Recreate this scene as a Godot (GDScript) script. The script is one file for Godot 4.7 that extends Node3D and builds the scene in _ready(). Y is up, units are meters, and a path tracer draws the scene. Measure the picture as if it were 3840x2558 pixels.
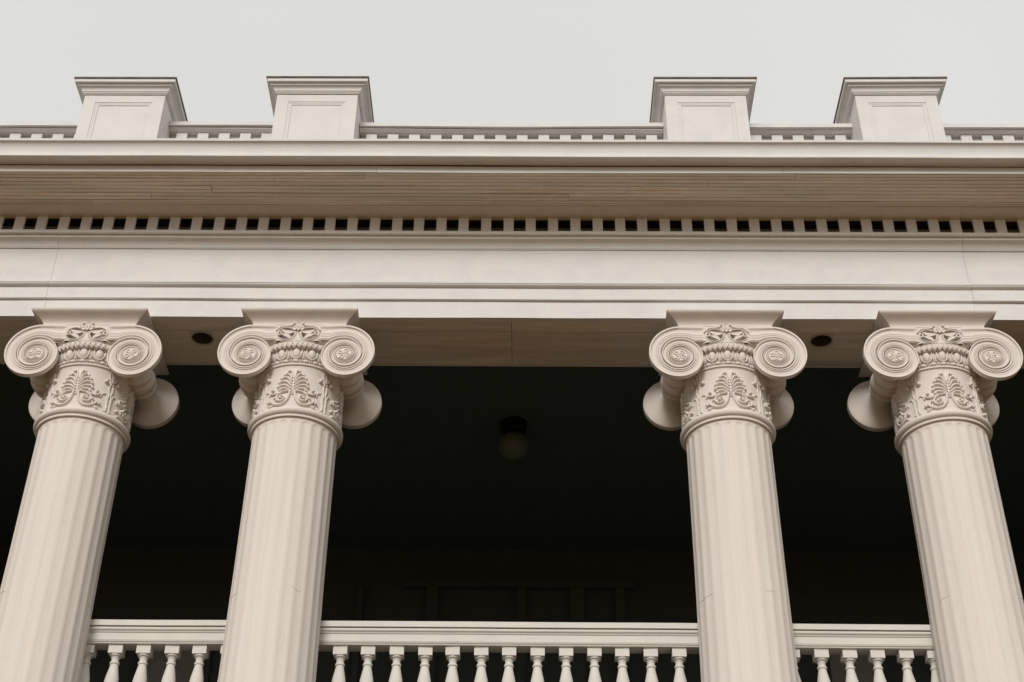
extends Node3D

# ---------------------------------------------------------------- mesh helper
class MB:
	var st := SurfaceTool.new()
	var g := 0
	func _init():
		st.begin(Mesh.PRIMITIVE_TRIANGLES)
	func tri(a: Vector3, b: Vector3, c: Vector3):      # counter-clockwise seen from outside
		st.set_smooth_group(g)
		st.add_vertex(a); st.add_vertex(c); st.add_vertex(b)
	func quad(a: Vector3, b: Vector3, c: Vector3, d: Vector3):
		tri(a, b, c); tri(a, c, d)
	func mesh() -> ArrayMesh:
		st.generate_normals()
		st.index()
		return st.commit()

var rng := RandomNumberGenerator.new()
var wob := FastNoiseLite.new()
var M := {}
var used := {}

# heights in metres, y up; the columns' axes stand on z = 0, the street is +z
const COL_X := [-4.2096, -2.1665, 1.9576, 4.0006]
const X0 := -8.6
const X1 := 8.4
const Y_ARCH := 10.523

func numbered(called: String) -> String:
	if not used.has(called):
		used[called] = 0
		return called
	used[called] += 1
	return "%s_%03d" % [called, used[called]]

func thing(called: String, label: String, category: String, at: Vector3, group := "") -> Node3D:
	var o := Node3D.new()
	o.name = numbered(called)
	add_child(o)
	o.position = at
	tag(o, label, category, group)
	return o

func tag(o: Node, label: String, category: String, group := ""):
	o.set_meta("label", label)
	o.set_meta("category", category)
	o.set_meta("kind", "thing")
	if group != "":
		o.set_meta("group", group)

func inst(called: String, mesh: Mesh, mat: Material, parent: Node, at := Vector3.ZERO, turn := 0.0) -> MeshInstance3D:
	var o := MeshInstance3D.new()
	o.name = called
	o.mesh = mesh
	o.material_override = mat
	o.position = at
	o.rotation.y = turn
	o.cast_shadow = GeometryInstance3D.SHADOW_CASTING_SETTING_ON
	parent.add_child(o, true)
	return o

# ---------------------------------------------------------------- shapes
func sharp(a: Vector2, b: Vector2, c: Vector2, deg := 28.0) -> bool:
	return absf((b - a).angle_to(c - b)) > deg_to_rad(deg)

func box(mb: MB, a: Vector3, b: Vector3, bev := 0.0):
	# a box from corner a to corner b, with the edges along x and z eased
	if bev > 0.0:
		extrude(mb, [Vector2(b.z, a.y + bev), Vector2(b.z, b.y - bev), Vector2(b.z - bev, b.y), Vector2(a.z + bev, b.y), Vector2(a.z, b.y - bev), Vector2(a.z, a.y + bev), Vector2(a.z + bev, a.y), Vector2(b.z - bev, a.y)], a.x, b.x)
	else:
		extrude(mb, [Vector2(b.z, a.y), Vector2(b.z, b.y), Vector2(a.z, b.y), Vector2(a.z, a.y)], a.x, b.x)

# closed profile of (z, y) drawn along x; amp bends it a little, as old timber does
func extrude(mb: MB, prof: Array, xa: float, xb: float, amp := 0.0, seed_y := 0.0, step := 0.35):
	var p: Array = prof.duplicate()
	var area := 0.0
	for i in p.size():
		var q: Vector2 = p[i]
		var r: Vector2 = p[(i + 1) % p.size()]
		area += q.x * r.y - r.x * q.y
	if area < 0.0:
		p.reverse()
	var n := p.size()
	var nx := 1
	if amp > 0.0:
		nx = maxi(1, int((xb - xa) / step))
	for i in n:
		var a: Vector2 = p[i]
		var b: Vector2 = p[(i + 1) % n]
		if i == 0 or sharp(p[i - 1], a, b):
			mb.g += 1
		for k in nx:
			var xx0 := lerpf(xa, xb, float(k) / nx)
			var xx1 := lerpf(xa, xb, float(k + 1) / nx)
			var w0 := bend(xx0, seed_y, amp)
			var w1 := bend(xx1, seed_y, amp)
			mb.quad(Vector3(xx0, a.y + w0.y, a.x + w0.x), Vector3(xx1, a.y + w1.y, a.x + w1.x), Vector3(xx1, b.y + w1.y, b.x + w1.x), Vector3(xx0, b.y + w0.y, b.x + w0.x))
	var idx := Geometry2D.triangulate_polygon(PackedVector2Array(p))
	var wa := bend(xa, seed_y, amp)
	var wb := bend(xb, seed_y, amp)
	mb.g += 1
	for t in idx.size() / 3:
		var v: Array = [p[idx[t * 3]], p[idx[t * 3 + 1]], p[idx[t * 3 + 2]]]
		var cr: float = (v[1] - v[0]).cross(v[2] - v[0])
		if cr < 0.0:
			v = [v[0], v[2], v[1]]
		mb.tri(Vector3(xa, v[0].y + wa.y, v[0].x + wa.x), Vector3(xa, v[1].y + wa.y, v[1].x + wa.x), Vector3(xa, v[2].y + wa.y, v[2].x + wa.x))
		mb.tri(Vector3(xb, v[0].y + wb.y, v[0].x + wb.x), Vector3(xb, v[2].y + wb.y, v[2].x + wb.x), Vector3(xb, v[1].y + wb.y, v[1].x + wb.x))
	mb.g += 1

func bend(x: float, s: float, amp: float) -> Vector2:
	if amp == 0.0:
		return Vector2.ZERO
	return Vector2(wob.get_noise_2d(x * 40.0, s * 91.0 + 300.0) * 0.5, wob.get_noise_2d(x * 40.0, s * 91.0)) * amp * 2.0

func lathe(mb: MB, prof: Array, segs: int, c := Vector3.ZERO, deg := 28.0):
	for i in prof.size() - 1:
		var a: Vector2 = prof[i]
		var b: Vector2 = prof[i + 1]
		if i == 0 or sharp(prof[i - 1], a, b, deg):
			mb.g += 1
		for k in segs:
			var t0 := TAU * k / segs
			var t1 := TAU * (k + 1) / segs
			mb.quad(c + Vector3(a.x * sin(t0), a.y, a.x * cos(t0)), c + Vector3(a.x * sin(t1), a.y, a.x * cos(t1)), c + Vector3(b.x * sin(t1), b.y, b.x * cos(t1)), c + Vector3(b.x * sin(t0), b.y, b.x * cos(t0)))
	mb.g += 1

# rectangular rings (half x, half z, y) joined upwards, with mitred corners
func square_loft(mb: MB, rings: Array, c := Vector3.ZERO, cap_top := true, cap_bottom := true):
	var sg := [Vector2(-1, 1), Vector2(1, 1), Vector2(1, -1), Vector2(-1, -1)]
	for f in 4:
		var s0: Vector2 = sg[f]
		var s1: Vector2 = sg[(f + 1) % 4]
		for i in rings.size() - 1:
			var a: Vector3 = rings[i]
			var b: Vector3 = rings[i + 1]
			if i == 0 or sharp(Vector2(rings[i - 1].x, rings[i - 1].z), Vector2(a.x, a.z), Vector2(b.x, b.z)):
				mb.g += 1
			mb.quad(c + Vector3(s0.x * a.x, a.z, s0.y * a.y), c + Vector3(s1.x * a.x, a.z, s1.y * a.y), c + Vector3(s1.x * b.x, b.z, s1.y * b.y), c + Vector3(s0.x * b.x, b.z, s0.y * b.y))
		mb.g += 1
	for e in 2:
		if (e == 0 and not cap_bottom) or (e == 1 and not cap_top):
			continue
		var r: Vector3 = rings[0] if e == 0 else rings[rings.size() - 1]
		var q: Array = []
		for s in sg:
			q.append(c + Vector3(s.x * r.x, r.z, s.y * r.y))
		mb.g += 1
		if e == 1:
			mb.quad(q[0], q[1], q[2], q[3])
		else:
			mb.quad(q[3], q[2], q[1], q[0])
	mb.g += 1

func ellipsoid(mb: MB, c: Vector3, r: Vector3, nu := 10, nv := 6):
	mb.g += 1
	for i in nv:
		var a0 := -PI / 2 + PI * i / nv
		var a1 := -PI / 2 + PI * (i + 1) / nv
		for k in nu:
			var t0 := TAU * k / nu
			var t1 := TAU * (k + 1) / nu
			var p := func(t: float, a: float) -> Vector3:
				return c + Vector3(r.x * cos(a) * sin(t), r.y * sin(a), r.z * cos(a) * cos(t))
			if i == 0:
				mb.tri(p.call(t0, a0), p.call(t1, a1), p.call(t0, a1))
			elif i == nv - 1:
				mb.tri(p.call(t0, a0), p.call(t1, a0), p.call(t0, a1))
			else:
				mb.quad(p.call(t0, a0), p.call(t1, a0), p.call(t1, a1), p.call(t0, a1))
	mb.g += 1

# carved work: (u, v) on a wall z = zz or round a drum of radius rad; h stands proud of it
func on(u: float, v: float, h: float, rad: float, zz: float) -> Vector3:
	if rad <= 0.0:
		return Vector3(u, v, zz + h)
	var a := u / rad
	return Vector3((rad + h) * sin(a), v, (rad + h) * cos(a))

func smooth_pts(p: Array, per := 5) -> Array:
	var out: Array = []
	for i in p.size() - 1:
		var p0: Vector2 = p[maxi(i - 1, 0)]
		var p1: Vector2 = p[i]
		var p2: Vector2 = p[i + 1]
		var p3: Vector2 = p[mini(i + 2, p.size() - 1)]
		for k in per:
			out.append(p1.cubic_interpolate(p2, p0, p3, float(k) / per))
	out.append(p[p.size() - 1])
	return out

func ribbon(mb: MB, p: Array, w0: float, w1: float, t: float, rad: float, zz: float, belly := 0.0):
	mb.g += 1
	var n := p.size()
	var rows: Array = []
	for i in n:
		var d: Vector2 = (p[mini(i + 1, n - 1)] - p[maxi(i - 1, 0)]).normalized()
		var nn := Vector2(-d.y, d.x)
		var f := float(i) / (n - 1)
		var w := lerpf(w0, w1, f) + belly * sin(PI * f)
		var row: Array = []
		for k in 6:
			var a := PI * k / 5.0
			var o: Vector2 = p[i] + nn * w * cos(a)
			var hh := -0.004 + (t + 0.004) * pow(sin(a), 0.6)
			row.append(on(o.x, o.y, hh, rad, zz))
		rows.append(row)
	for i in n - 1:
		for k in 5:
			mb.quad(rows[i][k + 1], rows[i][k], rows[i + 1][k], rows[i + 1][k + 1])
	for e in [0, n - 1]:
		for k in range(1, 4):
			if e == 0:
				mb.tri(rows[e][0], rows[e][k], rows[e][k + 1])
			else:
				mb.tri(rows[e][0], rows[e][k + 1], rows[e][k])
	mb.g += 1

func spiral(c: Vector2, r0: float, r1: float, a0: float, turns: float, n: int) -> Array:
	var out: Array = []
	for i in n + 1:
		var f := float(i) / n
		var a := a0 + TAU * turns * f
		out.append(c + Vector2(cos(a), sin(a)) * lerpf(r0, r1, f))
	return out

func knob(mb: MB, u: float, v: float, r: float, h: float, rad: float, zz: float):
	# a small round boss with an upright side
	mb.g += 1
	var n := 10
	var c := on(u, v, h * 1.15, rad, zz)
	for k in n:
		var a0 := TAU * k / n
		var a1 := TAU * (k + 1) / n
		var q := func(a: float, rr: float, hh: float) -> Vector3:
			return on(u + cos(a) * rr, v + sin(a) * rr, hh, rad, zz)
		mb.quad(q.call(a0, r, -0.004), q.call(a1, r, -0.004), q.call(a1, r, h * 0.7), q.call(a0, r, h * 0.7))
		mb.quad(q.call(a0, r, h * 0.7), q.call(a1, r, h * 0.7), q.call(a1, r * 0.6, h), q.call(a0, r * 0.6, h))
		mb.tri(q.call(a0, r * 0.6, h), q.call(a1, r * 0.6, h), c)
	mb.g += 1

func leaf(mb: MB, a: Vector2, b: Vector2, w: float, curve: float, h: float, rad: float, zz: float):
	# pointed leaf with raised edges and a hollow midrib
	mb.g += 1
	var n := 8
	var d := (b - a)
	var nn := Vector2(-d.y, d.x).normalized()
	var rows: Array = []
	for i in n + 1:
		var f := float(i) / n
		var c: Vector2 = a + d * f + nn * curve * sin(PI * f)
		var ww: float = w * pow(sin(PI * clampf(f, 0.02, 0.98)), 0.75)
		var row: Array = []
		for k in 7:
			var s: float = [-1.0, -1.0, -0.5, 0.0, 0.5, 1.0, 1.0][k]
			var hh: float = [-0.02, h, h * 0.75, h * 0.45, h * 0.75, h, -0.02][k]
			var o: Vector2 = c + nn * ww * s
			row.append(on(o.x, o.y, hh, rad, zz))
		rows.append(row)
	for i in n:
		for k in 6:
			if k == 1 or k == 5:
				mb.g += 1
			mb.quad(rows[i][k], rows[i + 1][k], rows[i + 1][k + 1], rows[i][k + 1])
	mb.g += 1

# ---------------------------------------------------------------- materials
func grain_image(n: int, coarse: float, fine: float, streak: float, seed_v: int, stain := 0.0) -> ImageTexture:
	var a := FastNoiseLite.new()
	a.seed = seed_v
	a.noise_type = FastNoiseLite.TYPE_SIMPLEX_SMOOTH
	a.frequency = 0.006
	a.fractal_octaves = 4
	var b := FastNoiseLite.new()
	b.seed = seed_v + 7
	b.noise_type = FastNoiseLite.TYPE_VALUE
	b.frequency = 0.45
	b.fractal_octaves = 2
	var ia := a.get_seamless_image(n, n)
	var ib := b.get_seamless_image(n, n)
	ia.convert(Image.FORMAT_L8)
	ib.convert(Image.FORMAT_L8)
	var da := ia.get_data()
	var db := ib.get_data()
	var out := PackedByteArray()
	out.resize(n * n * 3)
	for y in n:
		for x in n:
			var i := y * n + x
			var ca := da[i] / 255.0 - 0.5
			var cs := da[(y / 8 * n + x * 5) % (n * n)] / 255.0 - 0.5
			var v := 0.94 + ca * coarse + (db[i] / 255.0 - 0.5) * fine + cs * streak
			var warm := ca * coarse * 0.25
			var st := smoothstep(0.16, 0.34, ca) * stain          # pale tan weathering
			v -= st * 0.5
			out[i * 3] = int(clampf(v + warm * 0.2, 0, 1) * 255.0)
			out[i * 3 + 1] = int(clampf(v - st * 0.18, 0, 1) * 255.0)
			out[i * 3 + 2] = int(clampf(v - warm * 0.5 - st * 0.45, 0, 1) * 255.0)
	var im := Image.create_from_data(n, n, false, Image.FORMAT_RGB8, out)
	return ImageTexture.create_from_image(im)

func mat(lin: Color, rough: float, tex: Texture2D = null, scale := 0.4) -> StandardMaterial3D:
	var m := StandardMaterial3D.new()
	m.albedo_color = lin.linear_to_srgb()
	m.roughness = rough
	m.metallic_specular = 0.3
	if tex:
		m.albedo_texture = tex
		m.uv1_triplanar = true
		m.uv1_world_triplanar = true
		m.uv1_scale = Vector3.ONE * scale
	return m

func make_materials():
	var g1 := grain_image(1024, 0.05, 0.06, 0.0, 11, 0.03)
	var g2 := grain_image(1024, 0.045, 0.05, 0.0, 23, 0.025)
	var g4 := grain_image(512, 0.16, 0.10, 0.0, 41, 0.12)
	var g3 := grain_image(512, 0.35, 0.3, 0.0, 31)
	M.stone = mat(Color(0.795, 0.728, 0.668), 0.9, g1, 0.45)
	M.rail = mat(Color(0.74, 0.705, 0.645), 0.8, g2, 0.4)
	M.shaft = mat(Color(0.795, 0.728, 0.668), 0.9, g1, 1.0)
	M.shaft.uv1_scale = Vector3(1.6, 0.07, 1.6)      # faint upright streaks
	M.paint = mat(Color(0.79, 0.77, 0.745), 0.75, g2, 0.4)
	for k in 3:
		var bm := mat(Color(0.84, 0.77, 0.68) * [1.0, 0.95, 0.90][k], 0.8, g4, 1.0)
		bm.uv1_scale = Vector3(0.10, 0.5, 1.3)      # long streaks, as brushed and weathered boards have
		bm.uv1_offset = Vector3(k * 0.37, 0, k * 0.21)
		M["board_%d" % k] = bm
	M.board = mat(Color(0.78, 0.73, 0.665), 0.8, g2, 0.5)
	M.flashing = mat(Color(0.17, 0.15, 0.12), 0.8, g3, 1.2)
	M.ground = mat(Color(0.20, 0.11, 0.032), 0.95, g3, 0.25)
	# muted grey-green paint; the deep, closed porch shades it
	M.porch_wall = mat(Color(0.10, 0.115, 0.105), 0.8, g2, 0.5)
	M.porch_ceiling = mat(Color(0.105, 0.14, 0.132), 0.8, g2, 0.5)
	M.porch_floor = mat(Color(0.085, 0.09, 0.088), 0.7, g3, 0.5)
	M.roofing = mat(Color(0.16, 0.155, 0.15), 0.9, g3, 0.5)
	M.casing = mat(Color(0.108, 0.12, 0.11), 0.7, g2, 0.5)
	M.blind = mat(Color(0.78, 0.74, 0.68), 0.9, g2, 0.8)
	M.black_metal = mat(Color(0.012, 0.012, 0.012), 0.5)
	M.trim_ring = mat(Color(0.55, 0.50, 0.43), 0.6)
	M.housing = mat(Color(0.10, 0.095, 0.085), 0.6)
	M.globe = mat(Color(0.15, 0.17, 0.155), 0.25)
	var gl := StandardMaterial3D.new()
	gl.albedo_color = Color(0.03, 0.05, 0.05, 0.12)
	gl.transparency = BaseMaterial3D.TRANSPARENCY_ALPHA
	gl.roughness = 0.05
	M.glass = gl

# ---------------------------------------------------------------- columns
const EYE := Vector2(0.46, 10.04)
const Z_FACE := 0.47

func vr(th: float) -> float:                       # the scroll's radius, th from the top outwards
	return 0.334 * pow(0.8695, th / (PI / 2))

const BAND := [[0.0, -0.042], [0.075, -0.042], [0.09, -0.014], [0.16, -0.003], [0.24, -0.004], [0.26, -0.020], [0.34, -0.009], [0.40, -0.009], [0.42, -0.023], [0.52, -0.014], [0.60, -0.017], [0.72, -0.021], [0.84, -0.017], [0.88, 0.0], [1.0, 0.0]]

func band_h(t: float) -> float:
	for i in BAND.size() - 1:
		if t <= BAND[i + 1][0]:
			return lerpf(BAND[i][1], BAND[i + 1][1], (t - BAND[i][0]) / (BAND[i + 1][0] - BAND[i][0]))
	return 0.0

func pocket(x: float, y: float) -> float:           # the two pierced hollows of the centre ornament
	var dx := (absf(x) - 0.115) / 0.085
	var dy := (y - 10.268) / 0.070
	var d := dx * dx + dy * dy
	return smoothstep(1.05, 0.75, d)

func y_low(x: float) -> float:
	var dx := EYE.x - absf(x)
	var ri := lerpf(0.191, 0.219, clampf(dx / 0.21, 0, 1))
	var arc := 10.0
	if dx < ri:
		arc = EYE.y + sqrt(maxf(0.0, ri * ri - dx * dx)) - 0.004
	return maxf(10.186, arc)

func make_volute() -> ArrayMesh:
	# one scroll on the +x side: spiral face, rim, and the half of the spindle behind it
	var mb := MB.new()
	var turns := 2.62
	var per := 72
	var n := int(turns * per)
	for b in BAND.size() - 1:
		mb.g += 1
		for i in n:
			var q: Array = []
			for e in [[i, b], [i + 1, b], [i + 1, b + 1], [i, b + 1]]:
				var th: float = TAU * e[0] / per
				var ro := vr(th)
				var ri := maxf(vr(th + TAU), 0.066)
				var r := lerpf(minf(ri, ro), ro, BAND[e[1]][0])
				var hh: float = BAND[e[1]][1]
				var k := clampf(ro / 0.334, 0.35, 1.0)
				q.append(Vector3(EYE.x + sin(th) * r, EYE.y + cos(th) * r, Z_FACE + hh * lerpf(1.0, 0.8, 1.0 - k)))
			mb.quad(q[3], q[2], q[1], q[0])
	# walls of the spiral groove
	mb.g += 1
	for i in range(per, n):
		var th0 := TAU * i / per
		var th1 := TAU * (i + 1) / per
		var a := Vector3(EYE.x + sin(th0) * vr(th0), EYE.y + cos(th0) * vr(th0), Z_FACE)
		var b := Vector3(EYE.x + sin(th1) * vr(th1), EYE.y + cos(th1) * vr(th1), Z_FACE)
		var dz := Vector3(0, 0, -0.043)
		mb.quad(a, a + dz, b + dz, b)
	# eye
	mb.g += 1
	var cc := Vector3(EYE.x, EYE.y, Z_FACE - 0.012)
	for k in 32:
		var a0 := TAU * k / 32
		var a1 := TAU * (k + 1) / 32
		mb.tri(cc, cc + Vector3(cos(a0), sin(a0), 0) * 0.075, cc + Vector3(cos(a1), sin(a1), 0) * 0.075)
	# rim, back and spindle
	var rings := [[0.0, 1.0, 0.0], [0.004, 1.0, 0.0], [0.054, 1.0, 0.0], [0.060, 0.98, 0.0], [0.070, 0.86, 0.10], [0.084, 0.66, 0.11], [0.102, 0.42, 0.115], [0.13, 0.20, 0.115], [0.17, 0.06, 0.110], [0.25, 0.0, 0.102], [0.31, 0.0, 0.104], [0.325, 0.0, 0.118], [0.345, 0.0, 0.137], [0.36, 0.0, 0.140], [0.38, 0.0, 0.132], [0.395, 0.0, 0.112], [0.41, 0.0, 0.135], [0.44, 0.0, 0.150], [0.47, 0.0, 0.152]]
	for i in rings.size() - 1:
		if i in [1, 2, 3, 10]:
			mb.g += 1
		for k in 72:
			var q: Array = []
			for e in [[i, k], [i, k + 1], [i + 1, k + 1], [i + 1, k]]:
				var th: float = TAU * e[1] / 72
				var rg: Array = rings[e[0]]
				var r: float = lerpf(rg[2], vr(th), rg[1])
				q.append(Vector3(EYE.x + sin(th) * r, EYE.y + cos(th) * r, Z_FACE - rg[0]))
			mb.quad(q[0], q[1], q[2], q[3])
	return mb.mesh()

func make_channel() -> ArrayMesh:
	# the sunk channel that joins the two scrolls, with its pierced hollows, and a body behind it
	var mb := MB.new()
	var nx := 132
	var ts: Array = []
	for i in BAND.size() - 1:
		var m := 1 if BAND[i + 1][0] - BAND[i][0] < 0.05 else 4
		for k in m:
			ts.append(lerpf(BAND[i][0], BAND[i + 1][0], float(k) / m))
	ts.append(1.0)
	var P := func(i: int, j: int) -> Vector3:
		var x := lerpf(-EYE.x, EYE.x, float(i) / nx)
		var t: float = ts[j]
		var y := lerpf(y_low(x), EYE.y + 0.334, t)
		var hh := band_h(t)
		var mid := smoothstep(0.25, 0.18, absf(x))
		hh = lerpf(hh, -0.004, mid)
		return Vector3(x, y, Z_FACE + hh - 0.075 * pocket(x, y))
	for j in ts.size() - 1:
		if ts[j + 1] - ts[j] < 0.021:
			mb.g += 1
		for i in nx:
			mb.quad(P.call(i, j), P.call(i + 1, j), P.call(i + 1, j + 1), P.call(i, j + 1))
		if ts[j + 1] - ts[j] < 0.021:
			mb.g += 1
	mb.g += 1
	var top := EYE.y + 0.334
	mb.quad(Vector3(-EYE.x, top, Z_FACE), Vector3(EYE.x, top, Z_FACE), Vector3(EYE.x, top, 0), Vector3(-EYE.x, top, 0))
	mb.g += 1
	for k in 28:                                   # hollow underside that meets the braid ring
		var q: Array = []
		for e in [k, k + 1]:
			var x := lerpf(-0.28, 0.28, e / 28.0)
			q.append(Vector3(x, y_low(x) + 0.001, Z_FACE - 0.006 if absf(x) < 0.18 else Z_FACE - 0.03))
			q.append(Vector3(x, 10.165, sqrt(0.455 * 0.455 - x * x)))
		mb.quad(q[1], q[3], q[2], q[0])
	return mb.mesh()

func make_centre_ornament(broken: bool) -> ArrayMesh:
	var mb := MB.new()
	var z := Z_FACE
	for s in [-1.0, 1.0]:
		var loop: Array = []
		for k in 25:
			var a := TAU * k / 24.0 + 0.35
			loop.append(Vector2(s * (0.115 + 0.088 * cos(a)), 10.268 + 0.073 * sin(a)))
		ribbon(mb, loop, 0.006, 0.006, 0.006, 0.0, z)
		leaf(mb, Vector2(s * 0.028, 10.292), Vector2(s * 0.165, 10.313), 0.019, -0.018 * s, 0.006, 0.0, z)
		leaf(mb, Vector2(s * 0.060, 10.205), Vector2(s * 0.160, 10.262), 0.018, 0.014 * s, 0.006, 0.0, z)
		ribbon(mb, spiral(Vector2(s * 0.178, 10.275), 0.020, 0.018, 0.0, 1.0, 12), 0.009, 0.009, 0.012, 0.0, z - 0.006)
		leaf(mb, Vector2(0.0, 10.345), Vector2(s * 0.072, 10.338), 0.018, -0.022 * s, 0.017, 0.0, z)
		knob(mb, s * 0.045, 10.388, 0.013, 0.018, 0.0, z)
		if not broken:
			ribbon(mb, smooth_pts([Vector2(s * 0.05, 10.375), Vector2(s * 0.10, 10.355), Vector2(s * 0.17, 10.345), Vector2(s * 0.215, 10.30)]), 0.010, 0.007, 0.012, 0.0, z)
		for k in 7:
			knob(mb, s * (0.014 + k * k * 0.0012), 10.285 - k * 0.017, 0.0045, 0.006, 0.0, z - 0.003)
			knob(mb, s * (0.034 + k * k * 0.0016), 10.278 - k * 0.017, 0.0045, 0.006, 0.0, z - 0.003)
	leaf(mb, Vector2(0, 10.395), Vector2(0, 10.295), 0.024, 0.0, 0.022, 0.0, z)
	return mb.mesh()

func make_rosette() -> ArrayMesh:
	var mb := MB.new()
	var z := Z_FACE - 0.012
	for k in 4:
		var a := TAU * k / 4.0 + 0.35
		var d := Vector2(cos(a), sin(a))
		var n := Vector2(-d.y, d.x)
		for s in [-1.0, 1.0]:
			ribbon(mb, smooth_pts([d * 0.012, d * 0.034 + n * s * 0.016, d * 0.055 + n * s * 0.013, d * 0.047 + n * s * 0.004], 4), 0.009, 0.006, 0.011, 0.0, z)
	knob(mb, 0, 0, 0.011, 0.011, 0.0, z)
	return mb.mesh()

func make_palmette() -> ArrayMesh:
	var mb := MB.new()
	var R := 0.402
	var y0 := 9.60
	# lozenge and stem
	leaf(mb, Vector2(0, 9.845), Vector2(0, 9.918), 0.034, 0.0, 0.011, R, 0.0)
	ribbon(mb, [Vector2(0, 9.60), Vector2(0, 9.70), Vector2(0, 9.80), Vector2(0, 9.86)], 0.034, 0.016, 0.012, R, 0.0)
	var tips := [[9.800, 0.048, 9.872], [9.770, 0.085, 9.832], [9.738, 0.112, 9.793], [9.706, 0.130, 9.748], [9.676, 0.138, 9.703], [9.650, 0.122, 9.664]]
	for s in [-1.0, 1.0]:
		for t in tips:
			var yb: float = t[0]
			var xt: float = t[1]
			var yt: float = t[2]
			ribbon(mb, smooth_pts([Vector2(s * 0.010, yb - 0.02), Vector2(s * xt * 0.45, lerpf(yb, yt, 0.75) + 0.004), Vector2(s * xt * 0.85, yt + 0.006), Vector2(s * xt, yt - 0.008)]), 0.008, 0.0155, 0.026, R, 0.0)
			knob(mb, s * (xt + 0.003), yt - 0.012, 0.012, 0.027, R, 0.0)
		# the large scroll: from the stem down and out, and its curl
		ribbon(mb, spiral(Vector2(s * 0.100, 9.566), 0.052, 0.010, PI * 0.5 if s > 0 else PI * 0.5, 1.35 * -s, 26), 0.012, 0.009, 0.031, R, 0.0)
		knob(mb, s * 0.100, 9.566, 0.013, 0.028, R, 0.0)
		ribbon(mb, smooth_pts([Vector2(s * 0.022, 9.635), Vector2(s * 0.036, 9.555), Vector2(s * 0.075, 9.497), Vector2(s * 0.130, 9.489), Vector2(s * 0.180, 9.515), Vector2(s * 0.206, 9.548)]), 0.013, 0.011, 0.029, R, 0.0)
		ribbon(mb, smooth_pts([Vector2(s * 0.035, 9.64), Vector2(s * 0.085, 9.632), Vector2(s * 0.125, 9.625), Vector2(s * 0.165, 9.615), Vector2(s * 0.205, 9.625), Vector2(s * 0.212, 9.655), Vector2(s * 0.190, 9.665)]), 0.010, 0.009, 0.027, R, 0.0)
		ribbon(mb, smooth_pts([Vector2(s * 0.165, 9.505), Vector2(s * 0.190, 9.492), Vector2(s * 0.205, 9.483)], 3), 0.010, 0.010, 0.018, R, 0.0)
		ribbon(mb, smooth_pts([Vector2(s * 0.170, 9.512), Vector2(s * 0.163, 9.540), Vector2(s * 0.160, 9.560)], 3), 0.009, 0.009, 0.018, R, 0.0)
		for k in [[0.208, 9.480, 0.014], [0.224, 9.532, 0.016], [0.160, 9.566, 0.015], [0.188, 9.662, 0.013]]:
			knob(mb, s * k[0], k[1], k[2], 0.031, R, 0.0)
	return mb.mesh()

func make_stalk() -> ArrayMesh:
	# tall stem with a small flower and two round buds, between two palmettes
	var mb := MB.new()
	var R := 0.402
	leaf(mb, Vector2(-0.004, 9.80), Vector2(-0.030, 9.905), 0.020, 0.0, 0.022, R, 0.0)
	leaf(mb, Vector2(0.004, 9.80), Vector2(0.030, 9.905), 0.020, 0.0, 0.022, R, 0.0)
	for s in [-1.0, 1.0]:
		knob(mb, s * 0.062, 9.800, 0.019, 0.032, R, 0.0)
		ribbon(mb, smooth_pts([Vector2(s * 0.006, 9.775), Vector2(s * 0.030, 9.83), Vector2(s * 0.062, 9.822)]), 0.010, 0.008, 0.014, R, 0.0)
		ribbon(mb, smooth_pts([Vector2(s * 0.010, 9.80), Vector2(s * 0.020, 9.72), Vector2(s * 0.006, 9.66)]), 0.007, 0.006, 0.014, R, 0.0)
		ribbon(mb, smooth_pts([Vector2(s * 0.008, 9.66), Vector2(s * 0.020, 9.60), Vector2(s * 0.016, 9.52), Vector2(s * 0.024, 9.475)]), 0.009, 0.012, 0.016, R, 0.0)
		ribbon(mb, smooth_pts([Vector2(s * 0.014, 9.58), Vector2(s * 0.035, 9.66), Vector2(s * 0.075, 9.655), Vector2(s * 0.088, 9.61)]), 0.009, 0.007, 0.015, R, 0.0)
	return mb.mesh()

func make_braid() -> ArrayMesh:
	# interlaced strands round a torus
	var mb := MB.new()
	var C := Vector2(0.440, 10.148)
	var rt := 0.039
	var prof: Array = []
	for k in 13:
		var a := -PI * 0.75 + PI * 1.3 * k / 12.0
		prof.append(C + Vector2(cos(a), sin(a)) * (rt - 0.004))
	lathe(mb, prof, 96)
	var n := 62
	for s in [-1.0, 1.0]:
		for i in n:
			mb.g += 1
			var rows: Array = []
			for k in 8:
				var f := k / 7.0
				var a := lerpf(-PI * 0.62, PI * 0.5, f)
				var th: float = TAU * (i + s * (f - 0.5) * 1.6) / n
				var lift: float = 0.003 * s * cos(f * PI * 3.2)
				var row: Array = []
				for e in [-1.0, -0.6, 0.6, 1.0]:
					var hh: float = rt + lift + (0.004 if absf(e) < 0.9 else -0.008)
					var rr: float = C.x + cos(a) * hh
					var tt: float = th + e * 0.0065 / 0.44
					row.append(Vector3(rr * sin(tt), C.y + sin(a) * hh - s * e * 0.002, rr * cos(tt)))
				rows.append(row)
			for k in 7:
				for e in 3:
					mb.quad(rows[k][e], rows[k][e + 1], rows[k + 1][e + 1], rows[k + 1][e])
	return mb.mesh()

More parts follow.
